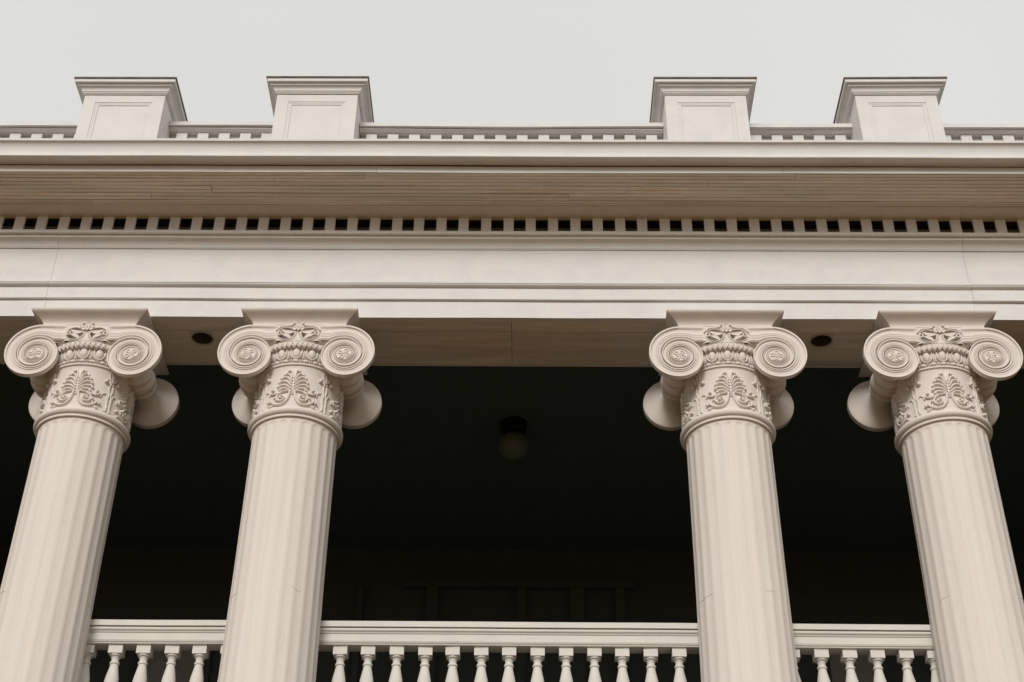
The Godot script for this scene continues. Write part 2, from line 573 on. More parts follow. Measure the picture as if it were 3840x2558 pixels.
var shaft_mesh: ArrayMesh
func make_shaft(seed_v: float) -> ArrayMesh:
	var mb := MB.new()
	var yt := 9.325
	var hw := 0.038
	var ys: Array = [0.45, 2.2, 4.0, 5.2, 6.2, 6.9, 7.3, 7.585, 7.600, 7.6015, 7.6045, 7.606, 7.62, 8.0, 8.5, 9.0, 9.2]
	for k in 11:
		ys.append(yt - hw * 1.35 + k * hw * 1.45 / 10.0)
	ys.append(9.362)
	var nf := 24
	var per := 12
	var tot := nf * per
	var rows: Array = []
	for j in ys.size():
		var y: float = ys[j]
		var R := lerpf(0.400, 0.4045, clampf((9.3 - y) / 1.4, 0, 1))
		if y < 7.9:
			R = 0.4045 + 0.052 * pow((7.9 - y) / 7.9, 0.85)
		var row: Array = []
		for i in tot:
			var th := TAU * i / tot
			var loc := (i % per) / float(per) * 2.0 - 1.0
			var u := loc * PI * R / nf
			var w := hw * R / 0.4
			var d := 0.0
			var q := 1.0 - (u / w) * (u / w)
			if y > yt - hw:
				var e := (y - (yt - hw)) / hw
				q -= e * e
			if q > 0.0:
				d = lerpf(0.0095, 0.0060, clampf((yt - y) / 0.22, 0.0, 1.0)) * pow(q, 0.65)
			var yy := y
			if j >= 7 and j <= 12:
				yy += 0.024 * wob.get_noise_2d(th * 150.0, seed_v * 77.0)
				if (j == 9 or j == 10) and wob.get_noise_2d(th * 90.0, seed_v * 31.0 + 500.0) > 0.18:
					d += 0.0035
			row.append(Vector3((R - d) * sin(th), yy, (R - d) * cos(th)))
		rows.append(row)
	mb.g = 1
	for j in ys.size() - 1:
		if j in [8, 9, 10, 11]:
			mb.g += 1
		for i in tot:
			mb.quad(rows[j][i], rows[j][(i + 1) % tot], rows[j + 1][(i + 1) % tot], rows[j + 1][i])
	return mb.mesh()

func build_columns():
	var volute := make_volute()
	var volute_other := mirrored(volute)
	var channel := make_channel()
	var orn := make_centre_ornament(false)
	var orn_broken := make_centre_ornament(true)
	var rosette := make_rosette()
	var palmette := make_palmette()
	var stalk := make_stalk()
	var braid := make_braid()
	# core of the capital: necking, fillets, the quarter-round under the eggs
	var b := MB.new()
	lathe(b, [Vector2(0.402, 9.44), Vector2(0.404, 9.47), Vector2(0.402, 9.60), Vector2(0.401, 9.80), Vector2(0.404, 9.90), Vector2(0.412, 9.932), Vector2(0.428, 9.936), Vector2(0.429, 9.952), Vector2(0.418, 9.957), Vector2(0.412, 9.99), Vector2(0.398, 10.0), Vector2(0.412, 10.03), Vector2(0.422, 10.07), Vector2(0.425, 10.11), Vector2(0.40, 10.17), Vector2(0.40, 10.37)], 96)
	var core := b.mesh()
	b = MB.new()
	var tor: Array = [Vector2(0.40, 9.352), Vector2(0.424, 9.352), Vector2(0.425, 9.373), Vector2(0.418, 9.376)]
	for k in 11:
		var a := -PI * 0.5 + PI * k / 10.0
		tor.append(Vector2(0.417 + 0.037 * cos(a), 9.414 + 0.037 * sin(a)))
	tor.append(Vector2(0.402, 9.456))
	lathe(b, tor, 96)
	var astragal := b.mesh()
	b = MB.new()
	var rings: Array = [Vector3(0.452, 0.442, 10.374), Vector3(0.452, 0.442, 10.402)]
	for e in [[0.002, 10.408], [0.008, 10.422], [0.018, 10.436], [0.032, 10.450], [0.049, 10.463], [0.068, 10.475], [0.086, 10.485], [0.100, 10.494], [0.109, 10.502], [0.114, 10.511], [0.115, 10.520]]:
		rings.append(Vector3(0.452 + e[0], 0.440 + e[0] * 0.97, e[1]))
	square_loft(b, rings)
	var abacus := b.mesh()
	b = MB.new()
	ellipsoid(b, Vector3(0, 10.068, 0.424), Vector3(0.036, 0.057, 0.030), 14, 8)
	var egg := b.mesh()
	b = MB.new()
	ribbon(b, smooth_pts([Vector2(-0.052, 10.112), Vector2(-0.049, 10.06), Vector2(-0.030, 10.018), Vector2(0, 10.002), Vector2(0.030, 10.018), Vector2(0.049, 10.06), Vector2(0.052, 10.112)], 3), 0.009, 0.009, 0.026, 0.414, 0.0)
	var frame := b.mesh()
	b = MB.new()
	ribbon(b, [Vector2(0, 10.112), Vector2(0, 10.04), Vector2(0, 10.008)], 0.0065, 0.005, 0.020, 0.414, 0.0)
	leaf(b, Vector2(-0.020, 10.03), Vector2(0.0, 10.0), 0.006, 0.0, 0.018, 0.414, 0.0)
	leaf(b, Vector2(0.020, 10.03), Vector2(0.0, 10.0), 0.006, 0.0, 0.018, 0.414, 0.0)
	var dart := b.mesh()
	b = MB.new()
	ellipsoid(b, Vector3(0, 9.976, 0.424), Vector3(0.031, 0.0185, 0.019), 12, 8)
	var bead := b.mesh()
	b = MB.new()
	for s in [-1.0, 1.0]:
		ellipsoid(b, Vector3(s * 0.0085, 9.976, 0.424), Vector3(0.0055, 0.019, 0.019), 10, 6)
	var reel := b.mesh()
	b = MB.new()
	square_loft(b, [Vector3(0.60, 0.60, 0.02), Vector3(0.60, 0.60, 0.20)])
	lathe(b, [Vector2(0.58, 0.20), Vector2(0.60, 0.23), Vector2(0.60, 0.28), Vector2(0.56, 0.31), Vector2(0.52, 0.34), Vector2(0.53, 0.38), Vector2(0.53, 0.42), Vector2(0.47, 0.44), Vector2(0.458, 0.46)], 64)
	var base := b.mesh()
	for c in 4:
		var lab: String = ["outer fluted column with worn scrolled capital under the level-capped roof pier", "inner fluted column at the wide bay, paired with the column of worn capital", "inner fluted column at the wide bay, paired with the column under the tilted pier cap", "outer fluted column with scrolled capital under the roof pier with tilted cap"][c]
		var t := thing("column", lab, "column", Vector3(COL_X[c], -0.010 if c == 0 else 0.0, 0), "fluted columns of the porch")
		inst("base", base, M.stone, t)
		inst("shaft", make_shaft(c + 1.0), M.shaft, t)
		inst("astragal", astragal, M.stone, t)
		var cap := inst("capital", core, M.stone, t)
		inst("abacus", abacus, M.stone, cap)
		inst("volute", volute, M.stone, cap)
		inst("volute", volute_other, M.stone, cap)
		inst("volute", volute, M.stone, cap, Vector3.ZERO, PI)
		inst("volute", volute_other, M.stone, cap, Vector3.ZERO, PI)
		inst("scroll_channel", channel, M.stone, cap)
		inst("scroll_channel", channel, M.stone, cap, Vector3.ZERO, PI)
		inst("leaf_ornament", orn_broken if c == 0 else orn, M.stone, cap)
		for s in [-1.0, 1.0]:
			var ro := inst("rosette", rosette, M.stone, cap, Vector3(s * EYE.x, EYE.y, 0))
			ro.rotation.z = [0.1, 0.5, 0.9, 0.3][c] + s * 0.25
		for k in 4:
			inst("palmette", palmette, M.stone, cap, Vector3.ZERO, k * PI / 2)
			inst("flower_stalk", stalk, M.stone, cap, Vector3.ZERO, PI / 4 + k * PI / 2)
		inst("braid_ring", braid, M.stone, cap)
		for k in 18:
			inst("egg", egg, M.stone, cap, Vector3.ZERO, TAU * k / 18)
			inst("egg_frame", frame, M.stone, cap, Vector3.ZERO, TAU * k / 18)
			inst("dart", dart, M.stone, cap, Vector3.ZERO, TAU * (k + 0.5) / 18)
		for k in 28:
			inst("bead", bead, M.stone, cap, Vector3.ZERO, TAU * k / 28)
			inst("reel", reel, M.stone, cap, Vector3.ZERO, TAU * (k + 0.5) / 28)

func mirrored(m: ArrayMesh) -> ArrayMesh:
	var a := m.surface_get_arrays(0)
	var v: PackedVector3Array = a[Mesh.ARRAY_VERTEX]
	var nn: PackedVector3Array = a[Mesh.ARRAY_NORMAL]
	var ix: PackedInt32Array = a[Mesh.ARRAY_INDEX]
	for i in v.size():
		v[i].x = -v[i].x
		nn[i].x = -nn[i].x
	for i in ix.size() / 3:
		var t := ix[i * 3 + 1]
		ix[i * 3 + 1] = ix[i * 3 + 2]
		ix[i * 3 + 2] = t
	var o: Array = []
	o.resize(Mesh.ARRAY_MAX)
	o[Mesh.ARRAY_VERTEX] = v
	o[Mesh.ARRAY_NORMAL] = nn
	o[Mesh.ARRAY_INDEX] = ix
	var out := ArrayMesh.new()
	out.add_surface_from_arrays(Mesh.PRIMITIVE_TRIANGLES, o)
	return out

# ---------------------------------------------------------------- entablature
func arc(c: Vector2, r: Vector2, a0: float, a1: float, n: int) -> Array:
	var o: Array = []
	for k in n + 1:
		var a := deg_to_rad(lerpf(a0, a1, float(k) / n))
		o.append(c + Vector2(cos(a) * r.x, sin(a) * r.y))
	return o

func run_piece(t: Node, called: String, prof: Array, cuts: Array, m: Material, amp := 0.003, gap := 0.003):
	for i in cuts.size() - 1:
		var mb := MB.new()
		var p: Array = []
		var j := rng.randf_range(-0.002, 0.002)
		for v in prof:
			p.append(v + Vector2(j, 0))
		extrude(mb, p, cuts[i] + (gap * 0.5 if i > 0 else 0.0), cuts[i + 1] - (gap * 0.5 if i < cuts.size() - 2 else 0.0), amp, prof[0].y + i * 3.0)
		inst(called, mb.mesh(), m, t)

func build_entablature():
	var t := thing("entablature", "long cream entablature with fascias, frieze, dentils and boarded eaves resting on the columns", "entablature", Vector3(0, 0, 0))
	var cuts := [X0, -4.71, 4.415, X1]
	var P := func(a: Array) -> Array:
		var o: Array = []
		for v in a:
			o.append(Vector2(v[0], v[1]))
		return o
	run_piece(t, "fascia_board", P.call([[0.400, Y_ARCH], [0.400, 10.7265], [0.33, 10.7265], [0.33, Y_ARCH]]), cuts, M.paint)
	run_piece(t, "fascia_board", P.call([[0.423, 10.728], [0.429, 10.732], [0.430, 10.744], [0.4245, 10.750], [0.4245, 10.870], [0.33, 10.870], [0.33, 10.728]]), cuts, M.paint)
	var tae: Array = [Vector2(0.33, 10.8715), Vector2(0.426, 10.8715)]
	tae += arc(Vector2(0.428, 10.897), Vector2(0.036, 0.022), -90, 0, 5)
	tae += [Vector2(0.470, 10.900), Vector2(0.470, 10.921), Vector2(0.415, 10.926), Vector2(0.33, 10.926)]
	run_piece(t, "architrave_moulding", tae, cuts, M.paint)
	run_piece(t, "frieze_board", P.call([[0.410, 10.9275], [0.410, 11.372], [0.33, 11.372], [0.33, 10.9275]]), cuts, M.paint)
	var bed: Array = [Vector2(0.26, 11.374), Vector2(0.424, 11.374), Vector2(0.426, 11.384)]
	bed += arc(Vector2(0.500, 11.384), Vector2(0.070, 0.070), 180, 100, 6)
	bed += [Vector2(0.500, 11.455), Vector2(0.500, 11.485), Vector2(0.26, 11.485)]
	run_piece(t, "bed_moulding", bed, cuts, M.paint)
	run_piece(t, "dentil_rail", P.call([[0.26, 11.4865], [0.537, 11.4865], [0.537, 11.521], [0.44, 11.521], [0.44, 11.495], [0.26, 11.495]]), cuts, M.paint)
	# dentils: upright blocks between which one looks into a dark hollow
	var db := MB.new()
	box(db, Vector3(-0.0505, 0, 0.505), Vector3(0.0505, 0.176, 0.534), 0.002)
	var dm := db.mesh()
	var k0 := int(floor((X0 + 5.071) / 0.2259))
	var k := k0
	while -5.071 + 0.2259 * k < X1 - 0.3:
		var xl := -5.071 + 0.2259 * k        # left side of a gap
		inst("dentil", dm, M.paint, t, Vector3(xl - 0.052 + rng.randf_range(-0.003, 0.003), 11.522, rng.randf_range(-0.002, 0.002)))
		k += 1
	run_piece(t, "dentil_backing", P.call([[0.26, 11.497], [0.26, 11.80], [0.22, 11.80], [0.22, 11.497]]), [X0, X1], M.board, 0.0)
	var cov: Array = [Vector2(0.50, 11.699), Vector2(0.540, 11.699)]
	cov += [Vector2(0.560, 11.700), Vector2(0.590, 11.706), Vector2(0.625, 11.724), Vector2(0.650, 11.742), Vector2(0.664, 11.748)]
	cov += [Vector2(0.664, 11.790), Vector2(0.50, 11.790)]
	run_piece(t, "cove_moulding", cov, cuts, M.board)
	# eaves boards
	var rows := [
		[1.143, 1.0585, [X0, -5.2, -1.567, 2.677, X1]],
		[1.0565, 0.955, [X0, -6.4, -2.475, 1.827, 5.9, X1]],
		[0.953, 0.8465, [X0, -7.0, -3.122, 1.032, 5.1, X1]],
		[0.8445, 0.7405, [X0, -3.752, 0.45, 4.7, X1]],
		[0.7385, 0.668, [X0, -4.357, -0.3, 3.528, X1]]]
	for r in rows:
		var zf: float = r[0]
		var zb: float = r[1]
		var zm := (zf + zb) * 0.5
		var cu: Array = r[2]
		for i in cu.size() - 1:
			var mb := MB.new()
			var y := 11.748 + rng.randf_range(-0.0015, 0.0015)
			# board with a bead groove along its middle
			extrude(mb, [Vector2(zf - 0.004, y), Vector2(zf - 0.001, y + 0.006), Vector2(zf - 0.001, y + 0.02), Vector2(zb + 0.001, y + 0.02), Vector2(zb + 0.001, y + 0.006), Vector2(zb + 0.004, y), Vector2(zm - 0.005, y), Vector2(zm - 0.002, y + 0.005), Vector2(zm + 0.002, y + 0.005), Vector2(zm + 0.005, y)], cu[i] + 0.002, cu[i + 1] - 0.002, 0.004, zf * 7.0 + i)
			inst("eaves_board", mb.mesh(), M["board_%d" % rng.randi_range(0, 2)], t)
	run_piece(t, "eaves_backing", P.call([[0.50, 11.795], [1.13, 11.795], [1.13, 11.835], [0.50, 11.835]]), [X0, X1], M.board, 0.0)
	run_piece(t, "eaves_fascia", P.call([[1.145, 11.747], [1.155, 11.747], [1.155, 11.829], [1.145, 11.829]]), [X0, -1.45, 2.55, X1], M.paint)
	# gutter
	var gut: Array = [Vector2(1.158, 11.836), Vector2(1.175, 11.832), Vector2(1.240, 11.829), Vector2(1.290, 11.829), Vector2(1.294, 11.833), Vector2(1.294, 11.848), Vector2(1.284, 11.852)]
	gut += [Vector2(1.280, 11.868), Vector2(1.283, 11.90), Vector2(1.290, 11.935), Vector2(1.302, 11.965), Vector2(1.322, 11.985), Vector2(1.338, 11.991), Vector2(1.340, 11.996), Vector2(1.340, 12.018), Vector2(1.334, 12.022), Vector2(1.318, 12.022), Vector2(1.310, 12.00), Vector2(1.27, 11.93), Vector2(1.265, 11.87), Vector2(1.20, 11.865), Vector2(1.192, 12.0), Vector2(1.177, 12.0)]
	run_piece(t, "gutter", gut, [X0, X1], M.paint, 0.003)
	# underside of the beam: planks, with two round openings for lamps
	var xs := [X0, -4.3, -0.112, 3.9, X1]
	var zs := [0.398, 0.166, -0.093, -0.386]
	for r in 3:
		for i in xs.size() - 1:
			var hole := -100.0
			if r == 1 and i == 1: hole = -3.20
			if r == 1 and i == 2: hole = 2.962
			var mb := MB.new()
			plank_under(mb, xs[i] + 0.002, xs[i + 1] - 0.002, zs[r + 1] + 0.002, (0.329 if r == 0 else zs[r]) - 0.002, Y_ARCH + 0.003 + rng.randf_range(0.0, 0.002), hole)
			inst("beam_plank", mb.mesh(), M["board_%d" % rng.randi_range(0, 2)], t)
	run_piece(t, "beam_back_board", P.call([[-0.389, Y_ARCH + 0.004], [-0.389, 11.40], [-0.42, 11.40], [-0.42, Y_ARCH + 0.004]]), [X0, X1], M.board, 0.0)

func plank_under(mb: MB, xa: float, xb: float, za: float, zb: float, y: float, hole: float):
	var th := 0.03
	if hole < -50.0:
		box(mb, Vector3(xa, y, za), Vector3(xb, y + th, zb), 0.002)
		return
	var cz := 0.036
	var rr := 0.108
	var hx := 0.128
	box(mb, Vector3(xa, y, za), Vector3(hole - hx, y + th, zb))
	box(mb, Vector3(hole + hx, y, za), Vector3(xb, y + th, zb))
	mb.g += 1
	var n := 40
	for k in n:
		var q: Array = []
		for e in [k, k + 1]:
			var a: float = TAU * e / n
			var d := Vector2(cos(a), sin(a))
			var s := 1e9
			if absf(d.x) > 1e-6: s = minf(s, hx / absf(d.x))
			if d.y > 1e-6: s = minf(s, (zb - cz) / d.y)
			if d.y < -1e-6: s = minf(s, (za - cz) / d.y)
			q.append(Vector3(hole + d.x * s, y, cz + d.y * s))
			q.append(Vector3(hole + d.x * rr, y, cz + d.y * rr))
		mb.quad(q[0], q[2], q[3], q[1])
		mb.quad(q[1], q[3], q[3] + Vector3(0, th, 0), q[1] + Vector3(0, th, 0))

func build_downlights():
	for i in 2:
		var x: float = [-3.20, 2.962][i]
		var t := thing("recessed_light", ["round unlit lamp recessed in the beam beside the column of worn capital", "round unlit lamp recessed in the beam beside the column under the tilted pier cap"][i], "recessed light", Vector3(x, Y_ARCH, 0.036), "lamps recessed between paired columns")
		var mb := MB.new()
		lathe(mb, [Vector2(0.104, 0.10), Vector2(0.104, 0.0), Vector2(0.107, -0.003), Vector2(0.116, -0.003), Vector2(0.118, 0.001)], 40)
		inst("trim_ring", mb.mesh(), M.trim_ring, t)
		mb = MB.new()
		lathe(mb, [Vector2(0.0, 0.24), Vector2(0.07, 0.24), Vector2(0.101, 0.16), Vector2(0.102, 0.012)], 32)
		inst("housing", mb.mesh(), M.housing, t)

# ---------------------------------------------------------------- parapet
func build_piers():
	var px := [-4.2494, -2.1998, 1.9195, 3.9422]
	var dy := [-0.018, -0.001, 0.0, 0.006]
	var tilt := [0.0, 0.001, 0.002, 0.010]
	for i in 4:
		var lab: String = ["cream panelled roof pier with level cap above the column of worn capital", "cream panelled roof pier at the long roof balustrade, next to the level-capped outer pier", "cream panelled roof pier at the long roof balustrade, next to the tilted-capped outer pier", "cream panelled outer roof pier with slightly tilted cap"][i]
		var t := thing("roof_pier", lab, "pier", Vector3(px[i], 11.98, 0.352), "roof piers on the parapet")
		t.rotation.z = tilt[i]
		var o := Vector3(0, -11.98 + dy[i], 0)
		var mb := MB.new()
		square_loft(mb, [Vector3(0.414, 0.414, 11.985 - dy[i]), Vector3(0.414, 0.414, 13.215)], o)
		inst("core", mb.mesh(), M.paint, t)
		for s in [-1.0, 1.0]:
			mb = MB.new()
			box(mb, o + Vector3(s * 0.366 - 0.063, 11.99, 0.4145), o + Vector3(s * 0.366 + 0.063, 13.212, 0.430), 0.0)
			inst("stile", mb.mesh(), M.paint, t)
			mb = MB.new()
			box(mb, o + Vector3(s * 0.4225 - 0.0075, 11.99, -0.43), o + Vector3(s * 0.4225 + 0.0075, 13.212, 0.4140), 0.0)
			inst("side_board", mb.mesh(), M.paint, t)
		mb = MB.new()
		box(mb, o + Vector3(-0.3025, 13.107, 0.4145), o + Vector3(0.3025, 13.212, 0.4295))
		inst("rail", mb.mesh(), M.paint, t)
		mb = MB.new()
		box(mb, o + Vector3(-0.3025, 11.99, 0.4145), o + Vector3(0.3025, 12.12, 0.4295))
		inst("rail", mb.mesh(), M.paint, t)
		# moulding set inside the panel frame
		var prof := [[0.302, 0.4165], [0.302, 0.424], [0.286, 0.424], [0.282, 0.420], [0.274, 0.4215], [0.266, 0.4215], [0.262, 0.4165]]
		mb = MB.new()
		for sd in 4:
			for j in prof.size() - 1:
				mb.g += 1
				var q: Array = []
				for e in [[j, 0], [j, 1], [j + 1, 1], [j + 1, 0]]:
					var ins: float = 0.302 - prof[e[0]][0]
					var hx := 0.302 - ins
					var y0 := 12.121 + ins
					var y1 := 13.106 - ins
					var cs := [Vector2(-hx, y1), Vector2(hx, y1), Vector2(hx, y0), Vector2(-hx, y0)]
					var cpt: Vector2 = cs[(sd + e[1]) % 4]
					q.append(o + Vector3(cpt.x, cpt.y, prof[e[0]][1]))
				mb.quad(q[3], q[2], q[1], q[0])
		inst("panel_moulding", mb.mesh(), M.paint, t)
		mb = MB.new()
		var h := 0.430
		var rr: Array = [[0.001, 13.214], [0.014, 13.214], [0.014, 13.222], [0.022, 13.224], [0.022, 13.234], [0.030, 13.238]]
		for k in 6:
			var a := PI / 2 * k / 5.0
			rr.append([0.032 + 0.036 * (1 - cos(a)), 13.240 + 0.048 * sin(a)])
		rr += [[0.071, 13.291], [0.071, 13.312], [0.104, 13.3135], [0.106, 13.348]]
		var ring: Array = []
		for e in rr:
			ring.append(Vector3(h + e[0], h + e[0], e[1]))
		square_loft(mb, ring, o)
		var cap := inst("cap", mb.mesh(), M.paint, t)
		mb = MB.new()
		square_loft(mb, [Vector3(h + 0.112, h + 0.112, 13.349), Vector3(h + 0.117, h + 0.117, 13.358), Vector3(h + 0.117, h + 0.117, 13.372), Vector3(h + 0.02, h + 0.02, 13.385)], o)
		inst("flashing", mb.mesh(), M.flashing, cap)

func baluster_mesh(roof: bool) -> Array:
	# returns [turned stem, square block, square foot], measured down from the block's top
	var b := 0.0575 if roof else 0.062
	var bh := 0.118 if roof else 0.086
	var s := 1.0
	var mb := MB.new()
	var y := -bh
	var prof: Array = [Vector2(0.046, y - 0.60), Vector2(0.052, y - 0.58), Vector2(0.050, y - 0.56), Vector2(0.036, y - 0.54), Vector2(0.036, y - 0.52), Vector2(0.046, y - 0.47), Vector2(0.060, y - 0.40), Vector2(0.0675, y - 0.33), Vector2(0.066, y - 0.28), Vector2(0.058, y - 0.21), Vector2(0.046, y - 0.15), Vector2(0.038, y - 0.11), Vector2(0.035, y - 0.088), Vector2(0.041, y - 0.087), Vector2(0.0435, y - 0.080), Vector2(0.0435, y - 0.073), Vector2(0.040, y - 0.066), Vector2(0.034, y - 0.064), Vector2(0.033, y - 0.045), Vector2(0.036, y - 0.030), Vector2(0.044, y - 0.018), Vector2(0.054, y - 0.014), Vector2(0.057, y - 0.006), Vector2(0.055, y + 0.001)]
	for i in prof.size():
		prof[i] = Vector2(prof[i].x * s, prof[i].y)
	lathe(mb, prof, 24)
	var stem := mb.mesh()
	mb = MB.new()
	square_loft(mb, [Vector3(b - 0.003, b - 0.003, y), Vector3(b, b, y + 0.003), Vector3(b, b, 0.004)])
	var blk := mb.mesh()
	mb = MB.new()
	square_loft(mb, [Vector3(b, b, y - 0.68), Vector3(b, b, y - 0.60)])
	return [stem, blk, mb.mesh()]

func build_roof_balustrades():
	var bm := baluster_mesh(true)
	var spans := [[X0, -4.676, "cream roof balustrade running on past the level-capped outer pier", "balustrades beyond the outer roof piers"], [-3.8195, -2.63, "short cream roof balustrade between the level-capped outer pier and its neighbour", "short roof balustrades between paired piers"], [-1.769, 1.489, "long cream roof balustrade between the two inner piers, above the wide bay", ""], [2.350, 3.511, "short cream roof balustrade between the tilted-capped outer pier and its neighbour", "short roof balustrades between paired piers"], [4.373, X1, "cream roof balustrade running on past the tilted outer pier", "balustrades beyond the outer roof piers"]]
	var firsts := [[-5.476, 0.2305], [-3.682, 0.2287], [-1.640, 0.231], [2.479, 0.2252], [4.500, 0.2230]]
	for i in 5:
		var xa: float = spans[i][0] + 0.002
		var xb: float = spans[i][1] - 0.002
		var dy: float = [-0.006, 0.012, 0.0, 0.004, 0.004][i]
		var t := thing("roof_balustrade", spans[i][2], "balustrade", Vector3((xa + xb) / 2, 11.98, 0.36), spans[i][3])
		var o := Vector3(-(xa + xb) / 2, -11.98 + dy, -0.36)
		var slab: Array = [Vector2(0.500, 13.028), Vector2(0.500, 13.080), Vector2(0.494, 13.086), Vector2(0.226, 13.086), Vector2(0.220, 13.080), Vector2(0.220, 13.028)]
		var low: Array = [Vector2(0.464, 13.026), Vector2(0.470, 13.022), Vector2(0.466, 13.012), Vector2(0.446, 13.002), Vector2(0.438, 12.996), Vector2(0.26, 12.996), Vector2(0.26, 13.026)]
		var mb := MB.new()
		rail_run(mb, slab, xa, xb, o, 0.006, 2.0 + i)
		inst("handrail", mb.mesh(), M.paint, t)
		mb = MB.new()
		rail_run(mb, low, xa, xb, o + Vector3(0, -0.001, 0), 0.007, 2.6 + i)
		inst("under_rail", mb.mesh(), M.paint, t)
		mb = MB.new()
		rail_run(mb, [Vector2(0.47, 11.985 - dy), Vector2(0.47, 12.15), Vector2(0.25, 12.15), Vector2(0.25, 11.985 - dy)], xa, xb, o, 0.0, 1.0)
		inst("bottom_rail", mb.mesh(), M.paint, t)
		mb = MB.new()
		rail_run(mb, [Vector2(0.368, 12.152), Vector2(0.368, 12.994), Vector2(0.348, 12.994), Vector2(0.348, 12.152)], xa, xb, o, 0.0, 1.0)
		inst("backing_board", mb.mesh(), M.paint, t)
		var x: float = firsts[i][0]
		while x - firsts[i][1] > xa + 0.02:
			x -= firsts[i][1]
		while x < xb - 0.03:
			var b := inst("baluster", bm[0], M.paint, t, Vector3(x, 12.994, 0.36) + o)
			b.position.y -= 0.004
			inst("block", bm[1], M.paint, b)
			inst("foot", bm[2], M.paint, b)
			x += firsts[i][1]

func rail_run(mb: MB, prof: Array, xa: float, xb: float, o: Vector3, amp: float, sd: float):
	var p: Array = []
	for v in prof:
		p.append(v + Vector2(o.z, o.y))
	extrude(mb, p, xa + o.x, xb + o.x, amp, sd)

# ---------------------------------------------------------------- balcony rails between the columns
func build_balustrades():
	var bm := baluster_mesh(false)
	var sp := [[-4.2096, -2.1665, -3.827, 0.2493, 6, "short cream balcony balustrade beside the column of worn capital", "short balustrades between paired columns"], [-2.1665, 1.9576, -1.590, 0.2485, 13, "wide cream balustrade with thirteen vase balusters across the wide bay between the pairs", ""], [1.9576, 4.0006, 2.388, 0.2481, 6, "short cream balcony balustrade beside the column under the tilted pier cap", "short balustrades between paired columns"]]
	for i in 3:
		var xa: float = sp[i][0] + 0.26
		var xb: float = sp[i][1] - 0.26
		var t := thing("balustrade", sp[i][5], "balustrade", Vector3((xa + xb) / 2, 6.47, -0.25), sp[i][6])
		var o := Vector3(-(xa + xb) / 2, -6.35, 0)
		var mb := MB.new()
		rail_run(mb, [Vector2(0.124, 7.362), Vector2(0.124, 7.412), Vector2(0.120, 7.416), Vector2(-0.120, 7.416), Vector2(-0.124, 7.412), Vector2(-0.124, 7.362)], xa, xb, o, 0.0025, 5.0 + i)
		inst("handrail", mb.mesh(), M.rail, t)
		mb = MB.new()
		var cy: Array = [Vector2(0.090, 7.310), Vector2(0.093, 7.318)]
		cy += arc(Vector2(0.094, 7.340), Vector2(0.016, 0.016), -80, 30, 5)
		cy += [Vector2(0.108, 7.352), Vector2(0.104, 7.357), Vector2(-0.112, 7.357), Vector2(-0.112, 7.352), Vector2(-0.090, 7.310)]
		rail_run(mb, cy, xa, xb, o, 0.0025, 5.0 + i)
		inst("rail_moulding", mb.mesh(), M.rail, t)
		mb = MB.new()
		rail_run(mb, [Vector2(0.086, 7.240), Vector2(0.086, 7.306), Vector2(-0.066, 7.306), Vector2(-0.066, 7.240)], xa, xb, o, 0.0025, 5.0 + i)
		inst("rail_board", mb.mesh(), M.rail, t)
		mb = MB.new()
		rail_run(mb, [Vector2(0.074, 7.204), Vector2(0.083, 7.206), Vector2(0.086, 7.214), Vector2(0.080, 7.218), Vector2(0.090, 7.222), Vector2(0.094, 7.231), Vector2(0.086, 7.237), Vector2(-0.060, 7.237), Vector2(-0.066, 7.230), Vector2(-0.060, 7.204)], xa, xb, o, 0.0025, 5.0 + i)
		inst("lower_moulding", mb.mesh(), M.rail, t)
		mb = MB.new()
		rail_run(mb, [Vector2(0.09, 6.36), Vector2(0.09, 6.445), Vector2(-0.09, 6.445), Vector2(-0.09, 6.36)], xa, xb, o, 0.0, 5.0)
		inst("bottom_rail", mb.mesh(), M.rail, t)
		for k in sp[i][4]:
			var b := inst("baluster", bm[0], M.rail, t, Vector3(sp[i][2] + sp[i][3] * k + rng.randf_range(-0.003, 0.003), 7.2085, rng.randf_range(-0.003, 0.003)) + o, rng.randf_range(-0.05, 0.05))
			b.rotation.z = rng.randf_range(-0.008, 0.008)
			inst("block", bm[1], M.rail, b)
			inst("foot", bm[2], M.rail, b)

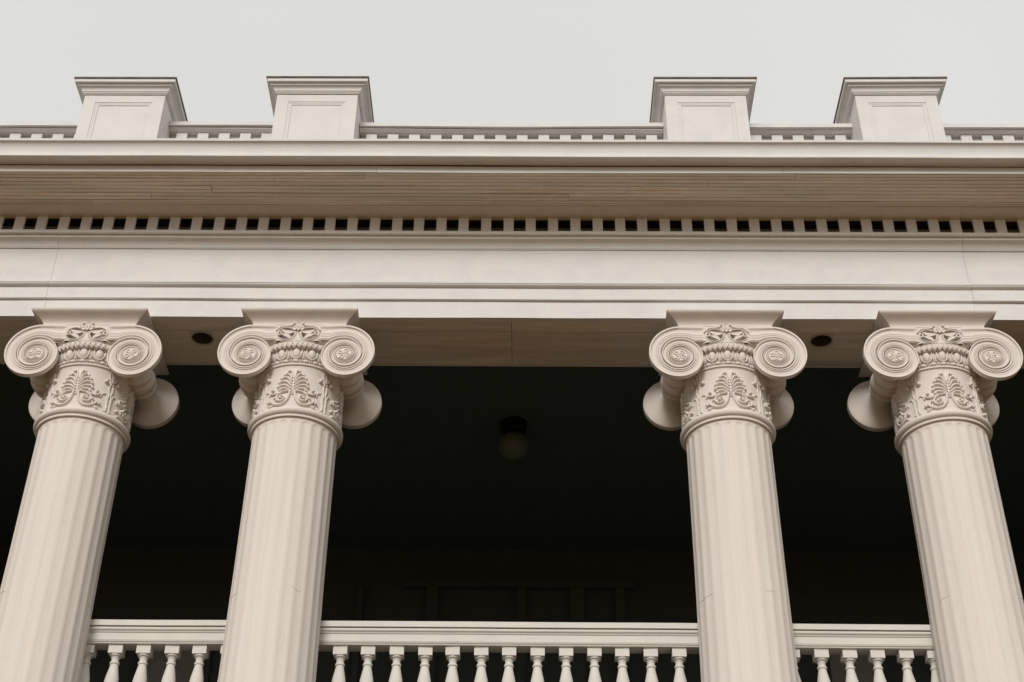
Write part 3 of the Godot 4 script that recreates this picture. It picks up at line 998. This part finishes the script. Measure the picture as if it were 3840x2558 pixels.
# ---------------------------------------------------------------- the building behind
func build_house():
	var t := thing("building", "dark deep porch with blinds and a doorway behind the columns", "building", Vector3(0, 0, -5.5))
	var Z := -5.5
	var slab := func(called: String, a: Vector3, b: Vector3, m: Material) -> MeshInstance3D:
		var mb := MB.new()
		var o := Vector3(0, 0, -Z)
		box(mb, a + o, b + o)
		return inst(called, mb.mesh(), m, t)
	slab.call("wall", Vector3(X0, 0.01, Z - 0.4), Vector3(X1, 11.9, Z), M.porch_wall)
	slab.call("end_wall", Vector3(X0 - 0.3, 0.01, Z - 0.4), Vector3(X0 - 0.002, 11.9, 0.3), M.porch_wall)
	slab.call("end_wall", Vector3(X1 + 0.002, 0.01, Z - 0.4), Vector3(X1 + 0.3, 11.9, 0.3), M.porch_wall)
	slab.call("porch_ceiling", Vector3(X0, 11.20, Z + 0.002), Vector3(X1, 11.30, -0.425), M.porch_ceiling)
	slab.call("porch_floor", Vector3(X0, 6.27, Z + 0.002), Vector3(X1, 6.47, 0.62), M.porch_floor)  # unseen front edge extended past the columns to shade the beam underside
	slab.call("roof_deck", Vector3(X0, 11.91, Z - 0.6), Vector3(X1, 11.975, 1.175), M.roofing)
	# windows with pale blinds, and the posts of the doorway, on the back wall
	for w in [[-4.752, -4.016, 9.742], [3.827, 4.45, 9.763]]:
		var mb := MB.new()
		var x0: float = w[0]
		var x1: float = w[1]
		var yt: float = w[2]
		for e in [[x0 - 0.10, x0, 7.2, yt + 0.1], [x1, x1 + 0.10, 7.2, yt + 0.1], [x0, x1, yt, yt + 0.1], [x0, x1, 7.1, 7.2]]:
			box(mb, Vector3(e[0] + 0.001, e[2], 0.002), Vector3(e[1] - 0.001, e[3], 0.06))
		var f := inst("window", mb.mesh(), M.porch_wall, t)
		mb = MB.new()
		box(mb, Vector3(x0 + 0.01, 7.3, 0.004), Vector3(x1 - 0.01, yt - 0.005, 0.02))
		inst("blind", mb.mesh(), M.blind, f)
		mb = MB.new()
		box(mb, Vector3(x0 + 0.002, 7.202, 0.034), Vector3(x1 - 0.002, yt - 0.002, 0.038))
		inst("pane", mb.mesh(), M.glass, f)
	var mb2 := MB.new()
	box(mb2, Vector3(-1.55, 10.60, 0.002), Vector3(1.45, 10.72, 0.10))
	var dw := inst("doorway", mb2.mesh(), M.porch_wall, t)
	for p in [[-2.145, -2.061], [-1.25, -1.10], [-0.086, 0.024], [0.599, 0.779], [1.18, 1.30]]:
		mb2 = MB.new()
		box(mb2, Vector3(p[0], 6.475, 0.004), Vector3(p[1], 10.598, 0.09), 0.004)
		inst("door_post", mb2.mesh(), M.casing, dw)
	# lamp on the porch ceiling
	var l := thing("ceiling_lamp", "unlit round glass globe lamp on the porch ceiling behind the wide bay", "lamp", Vector3(-0.117, 11.198, -2.5))
	mb2 = MB.new()
	lathe(mb2, [Vector2(0.0, -0.14), Vector2(0.13, -0.14), Vector2(0.15, -0.10), Vector2(0.11, -0.04), Vector2(0.16, -0.02), Vector2(0.16, 0.0)], 32)
	inst("canopy", mb2.mesh(), M.black_metal, l)
	mb2 = MB.new()
	ellipsoid(mb2, Vector3(0, -0.30, 0), Vector3(0.182, 0.165, 0.182), 32, 16)
	inst("globe", mb2.mesh(), M.globe, l)

func build_ground():
	var mb := MB.new()
	mb.quad(Vector3(-300, 0, 300), Vector3(300, 0, 300), Vector3(300, 0, -300), Vector3(-300, 0, -300))
	var g := inst("ground", mb.mesh(), M.ground, self)
	g.set_meta("kind", "structure")
	g.set_meta("label", "warm brown paved ground in front of the building")

# ---------------------------------------------------------------- scene
func _ready():
	rng.seed = 4711
	wob.seed = 5
	wob.frequency = 0.01
	wob.fractal_octaves = 3
	var cam := Camera3D.new()
	cam.name = "camera"
	cam.fov = 25.562
	cam.near = 0.1
	cam.far = 1000.0
	cam.position = Vector3(0.0733, 1.6, 12.05)
	cam.rotation_degrees = Vector3(36.5623, 0.8697, 0.7574)
	add_child(cam)
	cam.current = true
	var env := Environment.new()
	env.background_mode = Environment.BG_SKY
	env.tonemap_mode = Environment.TONE_MAPPER_LINEAR
	env.tonemap_exposure = 1.42
	env.sdfgi_enabled = true
	env.ssao_enabled = true
	env.ssil_enabled = true
	var sky := Sky.new()
	var pm := PanoramaSkyMaterial.new()
	pm.panorama = overcast()
	sky.sky_material = pm
	env.sky = sky
	var we := WorldEnvironment.new()
	we.name = "world_environment"
	we.environment = env
	add_child(we)
	var sun := DirectionalLight3D.new()
	sun.name = "sun"
	sun.light_energy = 0.5
	sun.light_color = Color(1.0, 0.985, 0.965)
	sun.light_angular_distance = 20.0
	sun.shadow_enabled = true
	sun.rotation_degrees = Vector3(-27, -11, 0)
	add_child(sun)
	make_materials()
	build_ground()
	build_house()
	build_entablature()
	build_columns()
	build_piers()
	build_roof_balustrades()
	build_balustrades()
	build_downlights()

func overcast() -> ImageTexture:
	var n := FastNoiseLite.new()
	n.seed = 3
	n.frequency = 0.9
	n.fractal_octaves = 3
	var w := 256
	var h := 128
	var im := Image.create(w, h, false, Image.FORMAT_RGBF)
	for y in h:
		for x in w:
			var el := PI * (0.5 - (y + 0.5) / h)
			var az := TAU * (x + 0.5) / w
			var d := Vector3(cos(el) * cos(az), sin(el), cos(el) * sin(az))
			var v := 0.510 + 0.025 * n.get_noise_3dv(d * 2.2)
			im.set_pixel(x, y, Color(v, v * 0.995, v * 0.975))
	return ImageTexture.create_from_image(im)
